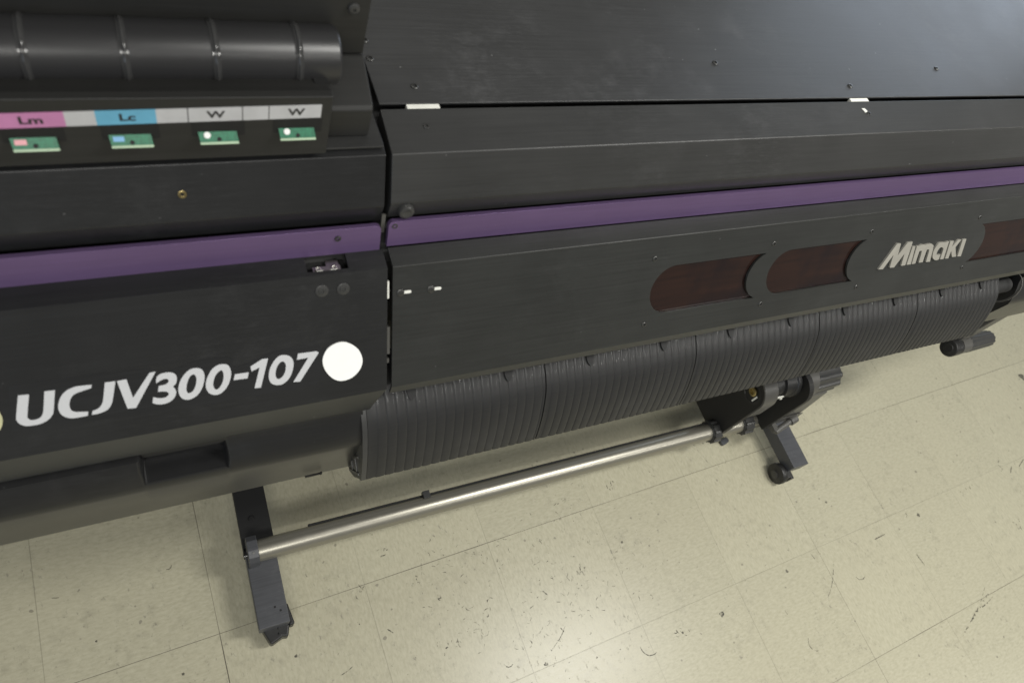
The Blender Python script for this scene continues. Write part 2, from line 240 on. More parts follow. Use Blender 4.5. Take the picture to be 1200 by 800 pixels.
# ------------------------------------------------------------------ mesh helpers
class MB:
    def __init__(s): s.v = []; s.f = []; s.mi = []; s.cur = 0
    def add(s, vs, fs):
        o = len(s.v); s.v += [tuple(v) for v in vs]
        for f in fs: s.f.append([i+o for i in f]); s.mi.append(s.cur)
    def box(s, x0, x1, y0, y1, z0, z1, rot=None, c=None):
        vs = [Vector((x, y, z)) for x in (x0, x1) for y in (y0, y1) for z in (z0, z1)]
        if rot is not None:
            c = Vector(c) if c else Vector(((x0+x1)/2, (y0+y1)/2, (z0+z1)/2)); vs = [c+rot@(v-c) for v in vs]
        s.add(vs, [(0, 1, 3, 2), (4, 6, 7, 5), (0, 4, 5, 1), (2, 3, 7, 6), (0, 2, 6, 4), (1, 5, 7, 3)])
    def prism(s, prof, x0, x1):
        """closed (y,z) profile extruded along x"""
        n = len(prof)
        vs = [(x0, y, z) for y, z in prof] + [(x1, y, z) for y, z in prof]
        fs = [(i, (i+1) % n, n+(i+1) % n, n+i) for i in range(n)]
        tri = tessellate_polygon([[Vector((0, y, z)) for y, z in prof]])
        fs += [tuple(t) for t in tri] + [tuple(n+i for i in t) for t in tri]
        s.add(vs, fs)
    def tube(s, p0, p1, r0, r1=None, seg=24, cap=True, prof=None):
        p0, p1 = Vector(p0), Vector(p1); r1 = r0 if r1 is None else r1
        d = (p1-p0).normalized(); a = d.orthogonal().normalized(); b = d.cross(a)
        vs = []
        for p, r in ((p0, r0), (p1, r1)):
            for i in range(seg):
                t = 2*math.pi*i/seg; k = prof(t) if prof else 1.
                vs.append(p+(a*math.cos(t)+b*math.sin(t))*r*k)
        fs = [(i, (i+1) % seg, seg+(i+1) % seg, seg+i) for i in range(seg)]
        if cap: fs += [tuple(range(seg)), tuple(range(seg, 2*seg))]
        s.add(vs, fs)
    def lathe(s, c, axis, prof, seg=28):
        """(distance along axis, radius) profile turned round an axis through c"""
        c, d = Vector(c), Vector(axis).normalized(); a = d.orthogonal().normalized(); b = d.cross(a)
        vs, fs = [], []
        for h, r in prof:
            for i in range(seg):
                t = 2*math.pi*i/seg; vs.append(c+d*h+(a*math.cos(t)+b*math.sin(t))*max(r, 1e-5))
        for k in range(len(prof)-1):
            for i in range(seg):
                j = (i+1) % seg; fs.append((k*seg+i, k*seg+j, (k+1)*seg+j, (k+1)*seg+i))
        s.add(vs, fs)
    def ring(s, c, axis, R, r, seg=48, sub=10):
        c, d = Vector(c), Vector(axis).normalized(); a = d.orthogonal().normalized(); b = d.cross(a)
        vs, fs = [], []
        for i in range(seg):
            t = 2*math.pi*i/seg; u = a*math.cos(t)+b*math.sin(t)
            for j in range(sub):
                w = 2*math.pi*j/sub; vs.append(c+u*(R+r*math.cos(w))+d*r*math.sin(w))
        for i in range(seg):
            for j in range(sub):
                fs.append((i*sub+j, ((i+1) % seg)*sub+j, ((i+1) % seg)*sub+(j+1) % sub, i*sub+(j+1) % sub))
        s.add(vs, fs)
    def plate(s, loops, fn, h0, h1):
        """flat outline (first loop) with holes, given thickness from h0 (back) to h1 (front); fn(a, b, h) -> point"""
        pts = [p for l in loops for p in l]; n = len(pts)
        tri = tessellate_polygon([[Vector((a, b, 0)) for a, b in l] for l in loops])
        vs = [fn(a, b, h1) for a, b in pts] + [fn(a, b, h0) for a, b in pts]
        fs = [tuple(t) for t in tri] + [tuple(n+i for i in t) for t in tri]
        o = 0
        for l in loops:
            k = len(l)
            for i in range(k): fs.append((o+i, o+(i+1) % k, n+o+(i+1) % k, n+o+i))
            o += k
        s.add(vs, fs)

def obj(name, mb, mats, parent=None, bevel=0., smooth=False, label=None, seg=2):
    me = bpy.data.meshes.new(name)
    # put the origin at the middle of the mesh's base
    xs = [v[0] for v in mb.v]; ys = [v[1] for v in mb.v]; zs = [v[2] for v in mb.v]
    org = Vector(((min(xs)+max(xs))/2, (min(ys)+max(ys))/2, min(zs)))
    me.from_pydata([tuple(Vector(v)-org) for v in mb.v], [], mb.f)
    for m in (mats if isinstance(mats, (list, tuple)) else [mats]): me.materials.append(m)
    me.polygons.foreach_set('material_index', mb.mi)
    bm = bmesh.new(); bm.from_mesh(me); bmesh.ops.remove_doubles(bm, verts=bm.verts, dist=1e-6)
    bmesh.ops.recalc_face_normals(bm, faces=bm.faces); bm.to_mesh(me); bm.free()
    o = bpy.data.objects.new(name, me); COL.objects.link(o)
    W = Matrix.Translation(org)
    o.matrix_world = W
    if parent:
        o.parent = parent; o.matrix_basis = ORG[parent.name].inverted() @ W
    ORG[o.name] = W
    if bevel:
        b = o.modifiers.new('bevel', 'BEVEL'); b.width = bevel; b.segments = seg; b.limit_method = 'ANGLE'; b.angle_limit = math.radians(20)
        b.harden_normals = True
    if smooth or bevel:
        me.shade_smooth()
        try: me.set_sharp_from_angle(angle=math.radians(38))
        except Exception: pass
    if label: o['label'] = label
    return o
ORG = {}

def copy_at(src, delta, parent):
    """copy of one object (mesh data shared), moved by a vector"""
    c = src.copy(); COL.objects.link(c); W = Matrix.Translation(Vector(delta)) @ ORG[src.name]
    c.parent = parent; c.matrix_basis = ORG[parent.name].inverted() @ W; ORG[c.name] = W
    return c

def smooth_loop(pts, k=6):
    """outline points flagged 1 are corners, 0 are on a curve (Catmull-Rom)"""
    n = len(pts); out = []
    for i in range(n):
        p0, p1, p2, p3 = pts[i-1], pts[i], pts[(i+1) % n], pts[(i+2) % n]
        out.append((p1[0], p1[1]))
        if p1[2] and p2[2]: continue
        a = p1 if p1[2] else p0; d = p2 if p2[2] else p3
        for j in range(1, k):
            t = j/k
            q = []
            for c in (0, 1):
                m1 = (p2[c]-a[c])*.5 if not p1[2] else (p2[c]-p1[c]); m2 = (d[c]-p1[c])*.5 if not p2[2] else (p2[c]-p1[c])
                q.append((2*t**3-3*t*t+1)*p1[c]+(t**3-2*t*t+t)*m1+(-2*t**3+3*t*t)*p2[c]+(t**3-t*t)*m2)
            out.append(tuple(q))
    return out

def catmull(pts, k=6):
    out = []
    for i in range(len(pts)-1):
        p0, p1, p2, p3 = pts[max(i-1, 0)], pts[i], pts[i+1], pts[min(i+2, len(pts)-1)]
        for j in range(k):
            t = j/k
            out.append(tuple(.5*(2*p1[c]+(p2[c]-p0[c])*t+(2*p0[c]-5*p1[c]+4*p2[c]-p3[c])*t*t+(3*p1[c]-p0[c]-3*p2[c]+p3[c])*t**3) for c in (0, 1)))
    out.append(pts[-1]); return out

def screw(parent, pos, nrm, r=.0035, mat='screw', h=.0012, washer=0.):
    mb = MB(); n = Vector(nrm).normalized(); p = Vector(pos)
    if washer: mb.lathe(p, n, [(0, washer), (.0008, washer), (.001, washer*.93), (.001, 0)], 24)
    mb.lathe(p, n, [(0, r), (h*.5, r*.99), (h*.9, r*.88), (h, r*.72), (h, r*.52), (-.0006, r*.44), (-.0006, 0)], 24)
    return obj('screw', mb, M[mat], parent, smooth=True)

# ------------------------------------------------------------------ the floor
mb = MB()
mb.add([(-6, -6, 0), (9, -6, 0), (9, 9, 0), (-6, 9, 0)], [(0, 1, 2, 3)])
mb.cur = 1
def blob(x, y, r, jag=.35, sq=1., a0=0.):
    n = 11; vs = []
    for i in range(n):
        t = 2*math.pi*i/n; q = r*(1+random.uniform(-jag, jag)); a, b = q*math.cos(t), q*sq*math.sin(t)
        vs.append((x+a*math.cos(a0)-b*math.sin(a0), y+a*math.sin(a0)+b*math.cos(a0), .0004))
    mb.add(vs, [tuple(range(n))])
def stroke(x, y, L, a, w, gaps=0., curve=0.):
    k = max(3, int(L/.006)); p = []; ang = a-curve/2
    for i in range(k+1):
        p.append((x, y, w*(.35+.65*math.sin(math.pi*min(1, (i+.3)/(k+.6))))*random.uniform(.6, 1.3), ang))
        x += L/k*math.cos(ang); y += L/k*math.sin(ang); ang += curve/k+random.uniform(-.06, .06)
    for (x0, y0, w0, a0), (x1, y1, w1, a1) in zip(p, p[1:]):
        if random.random() < gaps: continue
        s0, c0, s1, c1 = math.sin(a0), math.cos(a0), math.sin(a1), math.cos(a1)
        mb.add([(x0+s0*w0, y0-c0*w0, .0004), (x1+s1*w1, y1-c1*w1, .0004), (x1-s1*w1, y1+c1*w1, .0004), (x0-s0*w0, y0+c0*w0, .0004)], [(0, 1, 2, 3)])
for x, y, L, a, k in SCUFFS:
    a = math.radians(a)
    if k == 'b': blob(x, y, max(.002, L*.33))
    elif k == 'd': stroke(x, y, L, a, .0017)
    elif k == 't': stroke(x, y, L, a, .0009, .15, .3)
    elif k == 'h': stroke(x, y, L*1.5, a, .0012, .1, 2.2)
    elif k == 'c':
        stroke(x, y, L, a, .0014, .45)
        for i in range(int(L/.018)):
            t = (i+random.random())*.018; blob(x+t*math.cos(a), y+t*math.sin(a), .0026, .4, .6, a)
    else:
        for i in range(max(3, int(L/.006))):
            t = random.random()*L
            stroke(x+t*math.cos(a)+random.gauss(0, .008), y+t*math.sin(a)+random.gauss(0, .008), random.uniform(.004, .012), random.uniform(0, 6.28), random.uniform(.0006, .0014), .1, random.uniform(-2, 2))
for cx, cy in ((.52, .10), (.60, .22), (.72, .16), (.83, .27), (.66, .02), (.90, .12), (.47, .24), (.78, .05)):
    for i in range(26):
        x, y = random.gauss(cx, .035), random.gauss(cy, .035)
        stroke(x, y, random.uniform(.003, .013), random.uniform(0, 6.28), random.uniform(.0003, .0009), .1, random.uniform(-1.8, 1.8))
# loose small marks in the trodden strip in front of the rail
for i in range(170):
    x, y = random.gauss(.75, .42), random.gauss(.13, .14)
    if random.random() < .5: stroke(x, y, random.uniform(.003, .012), random.uniform(0, 6.28), random.uniform(.0003, .0007), .1, random.uniform(-1.5, 1.5))
    else: blob(x, y, random.uniform(.0005, .0013))
FLOOR = obj('floor', mb, [M['floor'], M['scuff']])
FLOOR['kind'] = 'structure'; FLOOR['label'] = 'worn cream vinyl tile floor with black scuffs under the printer'; FLOOR['category'] = 'floor'

# a dark rubber foot lying on the floor below the take-up motor
mb = MB()
rot = Matrix.Rotation(math.radians(18), 3, 'Z')
pr = []
for i in range(20):
    t = 2*math.pi*i/20; e = .55
    pr.append((math.copysign(abs(math.cos(t))**e, math.cos(t))*.0145, math.copysign(abs(math.sin(t))**e, math.sin(t))*.0085))
def onfl(a, b, h): v = rot@Vector((a, b, 0)); return (1.386+v.x, .343+v.y, h)
mb.plate([pr], onfl, .0005, .011)
o = obj('rubber_foot', mb, M['foot'], bevel=.002, smooth=True)
o['label'] = 'small dark oval rubber piece lying on the floor below the take-up motor'; o['category'] = 'rubber foot'

# ------------------------------------------------------------------ the printer
PR = bpy.data.objects.new('wide_format_printer', None); COL.objects.link(PR)
PR.location = (.8, .6, 0); PR.empty_display_size = .2; ORG[PR.name] = Matrix.Translation((.8, .6, 0))
PR['label'] = 'long black wide-format printer with purple stripe on grey floor stand'; PR['category'] = 'printer'

XG = .2195                       # the joint between the left cover and the middle
A2, B2 = Vector((0, .406, 1.037)), Vector((0, .325, .902))
U = (B2-A2).normalized(); NN = Vector((0, -U.z, U.y)); NN = NN if NN.y < 0 else -NN   # outward normal of the sloping front
def fp(x, s, h=0.):              # point on the sloping front: x, distance down from the fold, height above it
    p = A2+U*s+NN*h; return (x, p.y, p.z)

# inner chassis
mb = MB(); mb.prism([(.40, .70), (.95, .70), (.95, 1.128), (.53, 1.128), (.47, 1.05), (.425, 1.02), (.40, .93)], -.72, 2.25)
obj('chassis', mb, M['matte'], PR)

# --- lid
X1 = 2.2
mb = MB(); mb.prism([(.5335, 1.1435), (.5335, 1.146), (1.0, 1.152), (1.0, 1.1435)], .2235, X1)
LID = obj('top_lid', mb, M['lid'], PR, bevel=.0008, label='black scratched top lid')
for x, y in ((.268, .557), (.230, .597), (.231, .624), (.702, .598), (.931, .556), (1.156, .593)):
    screw(LID, (x, y, 1.1463+(y-.5335)*.0129), (0, 0, 1), .0040)
mb = MB(); mb.box(.2520, .2885, .5270, .5330, 1.125, 1.1455)
h0 = obj('lid_hinge', mb, M['white'], PR, bevel=.0006); copy_at(h0, (.662, 0, 0), PR)

# --- middle hood
def hood(x0, x1, m, dz=0., ylap=None):
    mb = MB()
    mb.prism([(.5270, 1.128), (.5270, 1.1455), (.474, 1.137+dz), (.4490, 1.0905+dz), (.4502, 1.0665+dz), (.47, 1.055), (.50, 1.09)], x0, x1)
    return obj('front_hood', mb, m, PR, bevel=.0012)
HOOD = hood(.2225, X1, M['hood'])
screw(HOOD, (.267, .505, 1.1418), (0, -.16, .987), .0035)
o = screw(HOOD, (.937, .506, 1.142), (0, -.16, .987), .0035)
mb = MB(); mb.box(.929, .935, .508, .5165, 1.1405, 1.1436, Matrix.Rotation(.35, 3, 'Z')); obj('paper_scrap', mb, M['white'], HOOD)
mb = MB(); mb.lathe((.2405, .4475, 1.0795), (0, -.99, .12), [(-.002, .0088), (.003, .0088), (.0045, .0078), (.0052, .0055), (.0045, .004), (.0046, 0)], 28)
obj('knob', mb, M['dgrey'], HOOD, smooth=True)

# --- purple stripe
def strip(x0, x1, round0, round1, dz=0., dy=0.):
    mb = MB(); y0, z0, y1, z1 = .4400+dy, 1.0715+dz, .4310+dy, 1.0405+dz; R = .006
    d = Vector((0, y1-y0, z1-z0)); L = d.length; d.normalize(); n = Vector((0, d.z, -d.y))
    n = n if n.y < 0 else -n
    lo = []
    def corner(cx, cs, a0):
        for i in range(6):
            t = math.radians(a0+90*i/5); lo.append((cx+R*math.cos(t), cs+R*math.sin(t)))
    if round0: corner(x0+R, R, 180)
    else: lo.append((x0, 0))
    if round1: corner(x1-R, R, 270)
    else: lo.append((x1, 0))
    lo += [(x1, L), (x0, L)]
    def f(a, b, h): p = Vector((a, y0, z0))+d*b+n*h; return tuple(p)
    mb.plate([lo], f, -.006, 0.)
    return obj('accent_strip', mb, M['purple'], PR, bevel=.0012)
ST = strip(.2215, X1, True, False)
sn = (0, -.96, .28)
screw(ST, (.2285, .4390, 1.0655), sn, .0034)
STL = strip(-.72, .2135, False, True, -.003, -.0015)
screw(STL, (.1675, .4350, 1.0575), sn, .0034)

# --- middle front panel with its three windows
def arc(cx, cs, r, a0, a1, n=14):
    return [(cx+r*math.cos(math.radians(a0+(a1-a0)*i/n)), cs+r*math.sin(math.radians(a0+(a1-a0)*i/n))) for i in range(n+1)]
SM, HH, RC = .0805, .0363, .0386
AT = math.degrees(math.asin(HH/RC))
def win(x0, xc, left=True):
    """window outline: round left end at x0 and a bite out of its right side whose deepest point is xc"""
    return arc(x0+HH, SM, HH, 90, 270, 18) + arc(xc+RC, SM, RC, 180+AT, 180-AT, 18)
W1 = win(.583, .7555); W2 = win(.795, .9660)
W3 = arc(1.3066-RC, SM, RC, AT, -AT, 18) + arc(1.50, SM, HH, -90, 90, 18)
PX0, PX1, PL = .2225, 1.63, .1575
mb = MB()
mb.plate([[(PX0, .0014), (PX1, .0014), (PX1, PL), (PX0, PL)], W1, W2, W3], fp, -.0035, 0)
# the folded top edge and the turned-in bottom lip
mb.prism([(.40528, 1.03580), (.40560, 1.03660), (.40640, 1.03715), (.4300, 1.0393), (.4300, 1.0365), (.4085, 1.0343)], PX0, PX1)
PANEL = obj('front_panel', mb, M['panel'], PR)
mb = MB(); mb.prism([(.3253, .9018), (.3245, .8870), (.3275, .8865), (.3285, .9010)], PX0, PX1)
obj('panel_lip', mb, M['panel'], PANEL)
for w in (W1, W2, W3):
    mb = MB()
    cx = sum(p[0] for p in w)/len(w)
    a, b = min(p[0] for p in w)-.012, max(p[0] for p in w)+.012
    mb.plate([[(a, SM-HH-.008), (b, SM-HH-.008), (b, SM+HH+.008), (a, SM+HH+.008)]], fp, -.0075, -.0042)
    obj('window', mb, M['window'], PANEL)
for x, s in ((.5785, .0304), (.5837, .1302), (.7890, .0306), (.7985, .1298), (1.0066, .1290), (.9947, .0310), (1.2650, .0304), (1.2790, .1262)):
    screw(PANEL, fp(x, s), NN, .0038)
for x, s in ((.2315, .0320), (.2672, .0326)):
    mb = MB(); mb.plate([[(x, s-.0018), (x+.0115, s-.0018), (x+.0125, s), (x+.0115, s+.0018), (x, s+.0018)]], fp, .0001, .0006)
    obj('screw_slot', mb, M['white'], PANEL)
    screw(PANEL, fp(x, s), NN, .0034, washer=.0042)
# raised lettering
mb = MB()
for k, loops in LOGO_GLYPHS.items(): mb.plate([smooth_loop(l) for l in loops], fp, .0001, .0032)
obj('brand_lettering', mb, M['logo'], PANEL, bevel=.0004, label='raised silver lettering reading Mimaki')

# --- left cover
XR, XL = .2165, -.72
mb = MB()
mb.prism([(.62, 1.125), (.62, 1.141), (.4835, 1.1405), (.4832, 1.1385), (.474, 1.1365), (.4493, 1.0870), (.4506, 1.062), (.47, 1.05), (.53, 1.08)], XL, XR)
SH = obj('side_hood', mb, M['side'], PR, bevel=.0012)
mb = MB(); mb.prism([(.615, 1.1412), (.615, 1.1436), (.4795, 1.1431), (.4795, 1.1407)], -.2, .2145); obj('hood_flap', mb, M['hood'], SH, bevel=.0005)
mb = MB(); mb.lathe((.0262, .4612, 1.1112), (0, -.886, .463), [(0, .0036), (.0009, .0036), (.0012, .0027), (.0009, .0016), (-.001, .0014), (-.001, 0)], 20)
obj('brass_insert', mb, M['brass'], SH, smooth=True)
# sloping front with the hinge cut-out
mb = MB()
lo = [(XL, 0), (.1348, 0), (.1348, .0010), (.1372, -.0002+.0005), (.1745, .0005), (.1760, 0), (XR, 0), (XR, .1590), (XL, .1590)]
lo = [(XL, 0), (XR, 0), (XR, .1590), (XL, .1590)]
mb.plate([lo], fp, -.004, 0)
HX0, HX1 = .1325, .1755
for a, b in ((XL, HX0), (HX1, XR)):
    mb.prism([(.406, 1.0369), (.4300, 1.0380), (.4300, 1.0340), (.4085, 1.0335)], a, b)
mb.prism([(.406, 1.0369), (.4110, 1.0371), (.4110, 1.0340), (.4085, 1.0335)], HX0, HX1)
# the underside: turned under, then a deep shadowed crease above the lower tray
SPANEL = obj('side_panel', mb, M['side'], PR, bevel=.0008)
mb = MB(); mb.prism([(.3245, .9008), (.3220, .852), (.3420, .852), (.3420, .9000)], XL, .2010)
# bevelled right end of the underside
mb.add([(.201, .3245, .9008), (.2163, .3245, .9008), (.201, .3220, .852), (.2163, .345, .9005), (.201, .345, .852)], [(0, 1, 2), (1, 3, 4, 2)])
obj('cover_underside', mb, M['panel'], SPANEL)
# hinge in its cut-out
mb = MB(); mb.box(HX0+.001, HX1-.001, .4112, .4290, 1.020, 1.0262); obj('hinge_recess', mb, M['matte'], SPANEL)
mb = MB(); mb.box(.1395, .1690, .4125, .4205, 1.0290, 1.0312); mb.box(.1545, .1680, .4205, .4280, 1.0262, 1.0300)
for x in (.1450, .1620): mb.lathe((x, .4165, 1.0312), (0, 0, 1), [(0, .0035), (.0018, .0033), (.0022, .0022), (.0012, .0015), (.0012, 0)], 16)
HG = obj('hinge', mb, M['zinc'], SPANEL, bevel=.0004)
mb = MB(); mb.box(.1428, .1492, .4117, .4137, 1.0310, 1.0345); mb.box(.1570, .1634, .4117, .4137, 1.0310, 1.0345); obj('hinge_tab', mb, M['white'], HG)
for x, s in ((.1455, .0180), (.1680, .0186)): screw(SPANEL, fp(x, s), NN, .0042, 'dgrey', .0016, washer=.0068)
# lettering on a clear film
mb = MB(); mb.plate([smooth_loop(MODEL_GLYPHS['film'][0])], fp, -.0002, .0002); obj('film_label', mb, M['film'], SPANEL)
mb = MB()
for k, loops in MODEL_GLYPHS.items():
    if k in ('circle', 'film'): continue
    mb.plate([smooth_loop(l) for l in loops], fp, .0001, .0005)
obj('model_lettering', mb, M['letter'], SPANEL, label='silver lettering reading UCJV300-107')
mb = MB(); mb.plate([smooth_loop(MODEL_GLYPHS['circle'][0])], fp, .0001, .0014); obj('round_sticker', mb, M['paper'], SPANEL, smooth=True, label='plain white round sticker')
mb = MB(); mb.plate([arc(-.1785, .1080, .0235, 0, 348, 32)], fp, .0001, .0014); obj('round_sticker', mb, M['olive'], SPANEL, label='yellowed round sticker at the start of the lettering')

# --- lower tray with a moulded hand grip, lofted along x
def tray_prof(t):
    p0 = [(.3250, .8700), (.3236, .8600), (.3205, .8535), (.3130, .8435), (.3040, .8300), (.2975, .8180), (.2950, .8110), (.2952, .8050), (.3045, .7010), (.3080, .6960), (.40, .6960), (.40, .87)]
    p1 = [(.3250, .8700), (.3236, .8600), (.3216, .8425), (.3300, .8390), (.3315, .8185), (.2998, .8200), (.2985, .8186)]+p0[7:]
    p2 = [(.3262, .8700), (.3260, .8600), (.3256, .8470), (.3158, .8472), (.3040, .8300), (.2975, .8180), (.2950, .8110)]+p0[7:]
    if not isinstance(t, tuple): t = (1., 0., 0.)          # weights: plain, inside the grip, sharp upper edge
    return [tuple(t[0]*a[k]+t[1]*b[k]+t[2]*c[k] for k in (0, 1)) for a, b, c in zip(p0, p1, p2)]
def tray(x0, x1, grip):
    xs = [x0]+([grip[0], grip[1]] if grip else [])+[x1]
    PA, GR, SH_ = (1., 0., 0.), (0., 1., 0.), (0., 0., 1.)
    mix = lambda u, v, k: tuple(i*(1-k)+j*k for i, j in zip(u, v))
    st = [(x0, SH_ if grip else PA)]
    if grip:
        a, b = grip
        st += [(a-.0045, SH_), (a-.002, mix(SH_, GR, .12)), (a, mix(SH_, GR, .5)), (a+.0015, mix(SH_, GR, .88)), (a+.004, GR)]
        st += [(b-.004, GR), (b-.0015, mix(GR, PA, .12)), (b, mix(GR, PA, .5)), (b+.002, mix(GR, PA, .88)), (b+.0045, PA)]
    st.append((x1, PA))
    mb = MB(); n = 12; vs = []; fs = []
    for x, t in st: vs += [(x, y, z) for y, z in tray_prof(t)]
    for i in range(len(st)-1):
        for j in range(n): fs.append((i*n+j, i*n+(j+1) % n, (i+1)*n+(j+1) % n, (i+1)*n+j))
    for e in (0, len(st)-1):
        p = tray_prof(st[e][1]); tri = tessellate_polygon([[Vector((0, *q)) for q in p]]); fs += [tuple(e*n+i for i in t) for t in tri]
    mb.add(vs, fs); return mb
TR = obj('lower_tray', tray(XL, .1930, (-.053, .033)), M['tray'], PR, smooth=True)
mb = MB(); mb.box(.128, .150, .2985, .3005, .7125, .7165); mb.box(.148, .150, .2978, .3003, .7125, .7200); obj('latch_slot', mb, M['matte'], TR)
mb = MB(); mb.prism([(.33, .69), (.33, .84), (.36, .84), (.36, .69)], .180, .1965); obj('tray_bracket', mb, M['dgrey'], TR)

# white tabs seen in the joint
mb = MB(); mb.plate([[(.2170, .0175), (.2190, .0175), (.2190, .0385), (.2170, .0385)]], fp, -.006, -.002); obj('joint_tab', mb, M['white'], PR)
mb = MB(); mb.plate([[(.2167, .0745), (.2200, .0745), (.2200, .1105), (.2167, .1105)]], fp, -.006, -.0012); obj('joint_tab', mb, M['grey'], PR)
mb = MB(); mb.plate([[(.2158, .1170), (.2195, .1170), (.2195, .1230), (.2158, .1230)]], fp, -.006, -.002); obj('joint_tab', mb, M['grey'], PR)
mb = MB(); mb.box(.2150, .2192, .4440, .4460, 1.052, 1.0760, Matrix.Rotation(-.22, 3, 'X')); obj('joint_tab', mb, M['grey'], PR)

# --- ribbed platen, five panels
PLP = catmull([(.385, .884), (.360, .878), (.336, .8625), (.307, .8405), (.285, .805), (.2715, .772), (.2655, .752)], 6)
def plat_n(i):
    a, b = PLP[max(i-1, 0)], PLP[min(i+1, len(PLP)-1)]; t = Vector((b[0]-a[0], b[1]-a[1])).normalized(); return (t.y, -t.x)
PITCH = .0131
RIBP = [(0., -.0007), (.04, -.0005), (.08, -.0001), (.20, .00012), (.34, .00029), (.50, .00035), (.66, .00029), (.80, .00012), (.93, -.0001), (.965, -.0005)]
def platen(x0, x1):
    xs = [(x0, 0.)]; k0 = math.ceil(x0/PITCH-1e-6); x = k0*PITCH
    while x < x1:
        for f, h in RIBP:
            q = x+f*PITCH
            if x0+.0005 < q < x1-.0005: xs.append((q, h))
        x += PITCH
    xs.append((x1, 0.))
    vs, fs = [], []; m = len(PLP)
    nr = [plat_n(i) for i in range(m)]; s = -1 if nr[m//2][0] > 0 else 1
    for x, h in xs:
        vs += [(x, PLP[i][0]+s*nr[i][0]*h, PLP[i][1]+s*nr[i][1]*h) for i in range(m)]
    # smooth inner skin
    n0 = len(vs); back = [(PLP[i][0]-s*nr[i][0]*.006, PLP[i][1]-s*nr[i][1]*.006) for i in range(m)]
    vs += [(x0, *q) for q in back] + [(x1, *q) for q in back]
    K = len(xs)
    for a in range(K-1):
        for i in range(m-1): fs.append((a*m+i, a*m+i+1, (a+1)*m+i+1, (a+1)*m+i))
    for i in range(m-1):
        fs.append((n0+i, n0+i+1, n0+m+i+1, n0+m+i))
        fs.append((i, i+1, n0+i+1, n0+i)); fs.append(((K-1)*m+i, (K-1)*m+i+1, n0+m+i+1, n0+m+i))
    fs.append(tuple([a*m+m-1 for a in range(K)]+[n0+m+m-1, n0+m-1]))
    mb = MB(); mb.add(vs, fs); return mb
def plat_pt(s):                   # (y,z), outward normal at a distance s along the profile from the lip
    acc = 0.; st = 12
    for i in range(st, len(PLP)-1):
        a, b = Vector(PLP[i]), Vector(PLP[i+1]); L = (b-a).length
        if acc+L >= s:
            p = a+(b-a)*((s-acc)/L); t = (b-a).normalized(); n = Vector((t.y, -t.x)); n = n if n.x < 0 else -n; return p, n
        acc += L
    return Vector(PLP[-1]), n
SLOTS = [.2560, .3925, .5215, .6515, .7820, .9110, 1.0390, 1.1680, 1.2980, 1.4180]
for x0, x1 in ((.1975, .4490), (.4508, .7132), (.7150, .9780), (.9798, 1.2315), (1.2333, 1.4780)):
    P = obj('platen_panel', platen(x0, x1), M['rib'], PR, smooth=True)
    for sx in SLOTS:
        if not x0 < sx < x1: continue
        mb = MB(); rows = [(-.006, .0072), (.000, .0070), (.005, .0058), (.0085, .0040), (.0105, .0022), (.0120, .0008)]
        vs, fs = [], []
        for h in (.0030, -.001):
            for s, w in rows:
                p, n = plat_pt(s+.0035); q = p+n*h; vs += [(sx-w*.75, q.x, q.y), (sx+w, q.x, q.y)]
        R_ = len(rows)
        for i in range(R_-1):
            fs += [(2*i, 2*i+1, 2*i+3, 2*i+2), (2*R_+2*i, 2*R_+2*i+1, 2*R_+2*i+3, 2*R_+2*i+2), (2*i, 2*i+2, 2*R_+2*i+2, 2*R_+2*i), (2*i+1, 2*i+3, 2*R_+2*i+3, 2*R_+2*i+1)]
        mb.add(vs, fs); obj('slot', mb, M['matte'], P)
# unseen dark backing added to block light through the ribbed panels' seams
mb = MB(); bk = PLP[4:]
mb.prism([(y+.0075, z-.004) for y, z in bk]+[(y+.014, z-.008) for y, z in reversed(bk)], .1985, 1.4770)
obj('platen_backing', mb, M['matte'], PR)
# the platen's left end cheek
mb = MB(); ck = PLP[6:]+[(.272, .742), (.284, .715), (.298, .697), (.315, .692), (.335, .70), (.36, .76), (.385, .80)]
mb.prism(ck, .1905, .1970)
EC = obj('end_cheek', mb, M['dgrey'], PR, bevel=.0008)
mb = MB()
for (ya, za, yb, zb) in ((.275, .752, .300, .702), (.290, .775, .318, .703), (.305, .80, .335, .715), (.281, .745, .33, .772), (.292, .722, .345, .752)):
    d = Vector((0, yb-ya, zb-za)).normalized(); q = Vector((0, -d.z, d.y))*.0016; a = Vector((.1890, ya, za)); b = Vector((.1890, yb, zb)); e = Vector((.0014, 0, 0))
    mb.add([a+q, b+q, b-q, a-q, a+q+e, b+q+e, b-q+e, a-q+e], [(0, 1, 2, 3), (4, 5, 6, 7), (0, 1, 5, 4), (2, 3, 7, 6), (0, 3, 7, 4), (1, 2, 6, 5)])
obj('cheek_rib', mb, M['grey'], EC)

# --- right-hand end below the panel
mb = tray(1.5420, 2.2, None); obj('lower_tray', mb, M['tray'], PR, smooth=True)
mb = MB(); mb.prism([(.34, .70), (.34, .88), (.47, .88), (.47, .70)], 1.5000, 1.5400); mb.tube((1.4800, .330, .835), (1.5300, .330, .835), .016); mb.box(1.480, 1.50, .335, .40, .76, .80)
obj('end_bracket', mb, M['matte'], PR, bevel=.001)
mb = MB()
for i in range(10):
    t0 = math.radians(-60+i*16); t1 = math.radians(-60+(i+1)*16)
    q = [(1.5195+.003*k, .325-.028*math.cos(t)*1., .835+.040*math.sin(t)) for t in (t0, t1) for k in (0, 1)]
    mb.add(q+[(x, y+.004, z) for x, y, z in q], [(0, 1, 3, 2), (4, 5, 7, 6), (0, 2, 6, 4), (1, 3, 7, 5)])
obj('cable', mb, M['grey'], PR)

